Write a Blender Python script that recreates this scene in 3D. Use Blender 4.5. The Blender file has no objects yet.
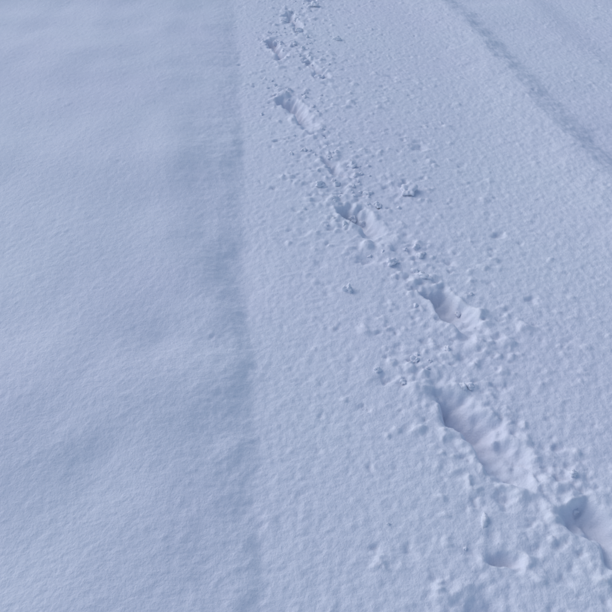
import bpy, math, numpy as np, random
from mathutils import Vector, noise as mn
rng=np.random.default_rng(7); random.seed(7)
H=1.5; P=math.radians(40.7); YAW=math.radians(5.4); F=627.0
def G(u,v):
    X=(u-306)/F; Y=(306-v)/F
    t=H/(math.sin(P)-Y*math.cos(P)); f=t*(math.cos(P)+Y*math.sin(P)); r=t*X
    return (round(r*math.cos(YAW)+f*math.sin(YAW),3), round(f*math.cos(YAW)-r*math.sin(YAW),3))

perm=rng.permutation(4096); ga=rng.uniform(0,2*np.pi,4096); gx=np.cos(ga); gy=np.sin(ga)
def perlin(x,y,s=0):
    xi=np.floor(x).astype(np.int64); yi=np.floor(y).astype(np.int64); xf=x-xi; yf=y-yi
    u=xf**3*(xf*(xf*6-15)+10); w=yf**3*(yf*(yf*6-15)+10)
    def g(a,b):
        h=perm[(perm[(a+s*17)&4095]+b+s*131)&4095]
        return gx[h]*(x-a)+gy[h]*(y-b)
    n0=g(xi,yi)*(1-u)+g(xi+1,yi)*u; n1=g(xi,yi+1)*(1-u)+g(xi+1,yi+1)*u
    return n0*(1-w)+n1*w
def rot(x,y,a): return x*math.cos(a)-y*math.sin(a), x*math.sin(a)+y*math.cos(a)
def ss(a,b,x):
    t=np.clip((x-a)/(b-a),0,1); return t*t*(3-2*t)

def grow(start,step,end,k):
    out=[];p=start
    while p<end:
        step*=k; p+=step; out.append(p)
    return out
xf=np.arange(-2.3,3.4,0.005)
xs=np.array([-v for v in grow(2.3,0.006,400,1.12)][::-1]+list(xf)+grow(xf[-1],0.006,400,1.12))
yl=[0.45]
while yl[-1]<6.6: yl.append(yl[-1]+0.0032+0.0016*(yl[-1]-0.45))
ys=np.array([-v for v in grow(-0.45,0.004,400,1.12)][::-1]+yl+grow(yl[-1],0.014,400,1.12))
X,Y=np.meshgrid(xs,ys)
fade=np.exp(-(np.maximum(0,np.hypot(X,Y-3)-9)/6)**2)

Z=np.zeros_like(X)
Z+=0.018*perlin(X*0.9,Y*0.5,1)+0.006*perlin(X*2.2,Y*1.1,2)
Z+=0.6*perlin(X*0.03,Y*0.03,30)*ss(10,60,np.hypot(X,Y))
wob=0.02*perlin(X*0+3.1,Y*1.1,3)+0.008*perlin(X*0+1.1,Y*4,4)
# left wheel rut: drifted bank, steepest beside the firm edge and fading out to the left
c=X+0.038+wob+0.035*perlin(X*5,Y*5,33)+0.018*perlin(X*16,Y*16,38)
wd=(0.125+0.045*(Y-1))*(1+.6*perlin(X*1.2,Y*1.5,43)+.4*perlin(X*4,Y*3.5,44))
s=np.maximum(-c,0); s=s*s/(s+0.05)
hb=0.064+0.050*perlin(X*0+5.5,Y*1.7,41)+.012*perlin(X*3.2,Y*2.6,45)
Z+=hb*(1-np.exp(-s/np.maximum(wd,.05)))
Z+=0.010*(1-ss(-1.3,-0.15,c))
Z+=0.002*ss(-0.05,0.10,c)
lm=1-ss(-0.30,0.0,c)
Z+=lm*(0.006*perlin(X*2.3,Y*1.4,6)+0.004*perlin(X*5,Y*3.4,7))
for (u,v),sx,sy,h in [((235,275),.09,.20,.018),((165,350),.13,.13,.022),((95,480),.11,.10,.019),((215,440),.08,.13,.012),((60,430),.1,.08,.006),((205,560),.07,.10,.010),((205,120),.14,.3,.012)]:
    x0,y0=G(u,v); qx=X-x0+.08*perlin(X*4,Y*4,50); qy=Y-y0+.08*perlin(X*4,Y*4,51)
    rr=np.sqrt((qx/sx)**2+(qy/sy)**2)
    Z-=h*np.exp(-rr**2)*(1+.3*np.tanh(qx/sx))
# right rut: drifted crust edge
wob2=0.03*perlin(X*0+7.7,Y*1.6,8)+0.04*perlin(X*4,Y*5,9)+0.05*perlin(X*8,Y*9,10)+0.020*perlin(X*26,Y*26,36)
d=X-1.71+wob2
es=ss(-.3,.3,perlin(X*0+4.4,Y*2.5,37))
Z+=0.028*np.exp(-(np.minimum(d,0)/0.26)**2)*(1-ss(-0.06,0.15,d))
Z-=(0.004+.018*es)*ss(-0.06,0.15,d)*(1-ss(0.2,0.8,d))
d2=X-2.45+0.1*perlin(X*1.5,Y*1.2,11)
Z-=0.018*ss(-0.12,0.12,d2)*(1-ss(0.1,0.7,d2))

FPp=[((441,394),(530,486),.054,.070,0),((431,290),(476,338),.045,.068,0),((341,204),(382,238),.045,.060,0),
 ((284,98),(312,130),.045,.064,0),((322,158),(350,180),.03,.022,1),((270,40),(283,62),.04,.052,0),((288,12),(301,34),.04,.045,0),
 ((306,58),(325,82),.035,.03,1),((575,508),(650,585),.055,.042,0),((480,562),(530,558),.026,.024,1),((470,606),(540,650),.05,.02,1),((312,2),(326,-18),.05,.04,0)]
FP=[]
for a,b,w,dp,k in FPp: FP.append((G(*a),G(*b),w,dp,k))
for i,(A,B,w,dp,kd) in enumerate(FP):
    cx,cy=(A[0]+B[0])/2,(A[1]+B[1])/2
    L=math.hypot(A[0]-B[0],A[1]-B[1])/2
    hx,hy=(A[0]-B[0])/(2*L),(A[1]-B[1])/(2*L)
    i0,i1=np.searchsorted(ys,[cy-.6,cy+.6]); j0,j1=np.searchsorted(xs,[cx-.6,cx+.6])
    x=X[i0:i1,j0:j1];y=Y[i0:i1,j0:j1]
    wx=x+0.050*perlin(x*9,y*9,20+i)+0.020*perlin(x*28,y*28,40+i); wy=y+0.050*perlin(x*9,y*9,60+i)+0.020*perlin(x*28,y*28,80+i)
    a=((wx-cx)*hx+(wy-cy)*hy)/L; b=((wx-cx)*hy-(wy-cy)*hx)/w
    lw=ss(-1.1,-0.35,b)*(1-ss(-0.4,1.6,b))
    al=(1-ss(0.66,1.1,a))*(0.30+0.70*ss(-0.8,0.3,a))*ss(-1.35,-0.6,a)
    if kd:
        lw=ss(-1.2,-0.4,b)*(1-ss(-0.2,1.3,b)); al=(1-ss(.3,1.1,np.abs(a)))
    dd=1.25*lw*al
    r=np.sqrt(a**2+b**2)
    Z[i0:i1,j0:j1]-=dp*dd
    rim=np.exp(-((r-1.35)/0.4)**2)
    Z[i0:i1,j0:j1]+=dp*0.20*rim*(0.25+1.5*perlin(x*14,y*14,100+i))
    Z[i0:i1,j0:j1]+=0.008*np.exp(-((a+1.05)/0.2)**2-(b/0.8)**2)
    Z[i0:i1,j0:j1]+=0.014*np.exp(-(r/1.9)**4)*(perlin(x*24,y*24,120+i)*.9+perlin(x*50,y*50,140+i)*.5)*(.3+.7*ss(0.1,1.2,a))*(1-.55*dd)

def stamp(cx,cy,s,h,p=1.0,ec=1,an=0):
    R=s*3
    i0,i1=np.searchsorted(ys,[cy-R,cy+R]); j0,j1=np.searchsorted(xs,[cx-R,cx+R])
    if i1<=i0 or j1<=j0:return
    x=X[i0:i1,j0:j1]-cx;y=Y[i0:i1,j0:j1]-cy
    x=x+s*.9*perlin(x/s*.8+cx*50,y/s*.8+cy*50,3); y=y+s*.9*perlin(x/s*.8+cy*50,y/s*.8+cx*50,4)
    u=x*math.cos(an)+y*math.sin(an);v=(-x*math.sin(an)+y*math.cos(an))*ec
    Z[i0:i1,j0:j1]+=h*np.exp(-((u*u+v*v)/(s*s))**p)
PR=np.array([.2,.14,.14,.1,.1,.06,.06,.06,.08,.02,.02,.02])
crumbs=[]
for k in range(760):
    i=int(rng.choice(len(FP),p=PR)); A,B,w,dp,_=FP[i]; t=rng.uniform(-.7,1.0)
    crumbs.append((A[0]+(B[0]-A[0])*t+rng.normal(0,.11),A[1]+(B[1]-A[1])*t+rng.normal(0,.15),1.05))
for k in range(850):
    py=rng.uniform(.5,6.3); crumbs.append((.66+.02*(3-py)+rng.normal(.02,.27),py,.9))
for k in range(3400):
    crumbs.append((rng.uniform(-.05,3.2),rng.uniform(.5,6.5),.40))
for k in range(700):
    crumbs.append((rng.uniform(-2.2,-.05),rng.uniform(.5,6.5),.2))
for (px,py,am) in crumbs:
    s=abs(rng.normal(0,.004))+.007
    if rng.random()<.25: s*=1.5
    sg=1 if rng.random()<.6 else -1.0
    stamp(px,py,s,am*sg*s*rng.uniform(.25,.65),rng.uniform(1,1.6),rng.uniform(.7,1.4),rng.uniform(0,3))
rt=1-lm*.45
x1,y1=rot(X,Y,.6);x2,y2=rot(X,Y,1.3);x3,y3=rot(X,Y,2.2)
Z+=fade*(0.0016*rt*perlin(x1*14,y1*14,12)+0.0022*rt*perlin(x2*30,y2*30,13)+0.0023*rt*perlin(x3*58,y3*58,14)+0.0014*perlin(x1*105,y1*105,15))
def zat(x,y):
    return float(Z[min(np.searchsorted(ys,y),len(ys)-1),min(np.searchsorted(xs,x),len(xs)-1)])

ny,nx=X.shape
me=bpy.data.meshes.new("snow_covered_road")
me.vertices.add(nx*ny); me.vertices.foreach_set("co",np.stack([X,Y,Z],-1).astype(np.float32).ravel())
idx=np.arange(nx*ny).reshape(ny,nx)
q=np.stack([idx[:-1,:-1],idx[:-1,1:],idx[1:,1:],idx[1:,:-1]],-1).reshape(-1,4)
nf=len(q); me.loops.add(nf*4); me.loops.foreach_set("vertex_index",q.ravel().astype(np.int32))
me.polygons.add(nf); me.polygons.foreach_set("loop_start",np.arange(0,nf*4,4,dtype=np.int32))
try: me.polygons.foreach_set("loop_total",np.full(nf,4,dtype=np.int32))
except Exception as e: print(e)
me.update(calc_edges=True); me.polygons.foreach_set("use_smooth",np.ones(nf,dtype=bool))
ground=bpy.data.objects.new("snow_covered_road",me); bpy.context.collection.objects.link(ground)

m=bpy.data.materials.new("snow"); m.use_nodes=True; nt=m.node_tree; N=nt.nodes; Lk=nt.links
bs=N["Principled BSDF"]; bs.inputs["Roughness"].default_value=.8
bs.inputs["Specular IOR Level"].default_value=.15
tc=N.new("ShaderNodeNewGeometry")
n1=N.new("ShaderNodeTexNoise"); n1.inputs["Scale"].default_value=1.2; n1.inputs["Detail"].default_value=6
cr=N.new("ShaderNodeValToRGB"); cr.color_ramp.elements[0].position=.35; cr.color_ramp.elements[1].position=.65
cr.color_ramp.elements[0].color=(.80,.805,.88,1); cr.color_ramp.elements[1].color=(.80,.825,.88,1)
Lk.new(tc.outputs["Position"],n1.inputs["Vector"]); Lk.new(n1.outputs["Fac"],cr.inputs["Fac"]); Lk.new(cr.outputs["Color"],bs.inputs["Base Color"])
n2=N.new("ShaderNodeTexNoise"); n2.inputs["Scale"].default_value=150; n2.inputs["Detail"].default_value=3; n2.inputs["Roughness"].default_value=.6
Lk.new(tc.outputs["Position"],n2.inputs["Vector"])
b1=N.new("ShaderNodeBump"); b1.inputs["Distance"].default_value=.004; b1.inputs["Strength"].default_value=.55
Lk.new(n2.outputs["Fac"],b1.inputs["Height"]); Lk.new(b1.outputs["Normal"],bs.inputs["Normal"])
ground.data.materials.append(m)

import bmesh
def lump(bm,x,y,r,sink=.3,sub=3):
    z=zat(x,y); sd=random.random()*100
    res=bmesh.ops.create_icosphere(bm,subdivisions=sub,radius=1)
    sx,sy,sz=random.uniform(.75,1.3),random.uniform(.75,1.25),random.uniform(.6,.95); an=random.uniform(0,6)
    for v in res["verts"]:
        p=v.co.copy(); k=1+.75*mn.noise(p*1.2+Vector((sd,0,0)))+.30*mn.noise(p*2.4+Vector((0,sd,0)))
        p=Vector((p.x*sx,p.y*sy,p.z*sz))*k*r
        v.co=Vector((x+p.x*math.cos(an)-p.y*math.sin(an), y+p.x*math.sin(an)+p.y*math.cos(an), z+p.z+r*(sz-2*sink*sz)))
def mkobj(name,bm):
    me=bpy.data.meshes.new(name); bm.to_mesh(me); bm.free()
    for p in me.polygons:p.use_smooth=True
    o=bpy.data.objects.new(name,me); bpy.context.collection.objects.link(o); me.materials.append(m); return o
big=[((408,192),.040),((392,264),.022),((348,291),.020),((320,187),.019),((421,277),.020),((470,388),.013),((295,45),.026),((314,6),.030),((337,40),.024),((320,78),.026),((352,168),.020),((354,212),.016),((277,42),.024),((299,30),.022),((292,20),.024),((415,362),.013),((377,372),.013)]
for (u,v),r in big:
    x,y=G(u,v); bm=bmesh.new(); lump(bm,x,y,r,.38,4); mkobj("snow_clump",bm)
bm=bmesh.new()
for k in range(150):
    i=int(rng.choice(len(FP),p=np.array([.06,.12,.17,.16,.12,.11,.10,.10,.02,.01,.01,.02])))
    A,B,w,dp,_=FP[i]; t=rng.normal(-.05,.35)
    px=A[0]+(B[0]-A[0])*t+rng.normal(0.03,.08); py=A[1]+(B[1]-A[1])*t+rng.normal(.05,.11)
    lump(bm,px,py,float(np.clip(rng.lognormal(-4.65,.35),.005,.018)),.52,3)
mkobj("snow_crumbs",bm)

EL=math.radians(37); AZ=math.radians(-55)
w=bpy.data.worlds.new("World"); bpy.context.scene.world=w; w.use_nodes=True; wn=w.node_tree
sky=wn.nodes.new("ShaderNodeTexSky"); sky.sky_type='NISHITA'; sky.sun_disc=False; sky.sun_elevation=EL; sky.sun_rotation=AZ
bg=wn.nodes["Background"]; bg.inputs["Strength"].default_value=.142; wn.links.new(sky.outputs[0],bg.inputs[0])
sd=bpy.data.lights.new("sun","SUN"); sd.energy=.82; sd.angle=math.radians(60); sd.color=(1,.97,.97)
so=bpy.data.objects.new("sun",sd); bpy.context.collection.objects.link(so)
dirv=Vector((math.sin(AZ)*math.cos(EL),math.cos(AZ)*math.cos(EL),math.sin(EL)))
so.rotation_euler=dirv.to_track_quat('Z','Y').to_euler()

cam=bpy.data.cameras.new("camera"); co=bpy.data.objects.new("camera",cam); bpy.context.collection.objects.link(co)
cam.sensor_width=36; cam.lens=36*F/612; cam.clip_end=1000; cam.clip_start=.01
co.location=(0,0,H); co.rotation_euler=(math.radians(90)-P,0,-YAW)
bpy.context.scene.camera=co
bpy.context.scene.view_settings.view_transform='Standard'; bpy.context.scene.view_settings.look='None'; bpy.context.scene.view_settings.exposure=0
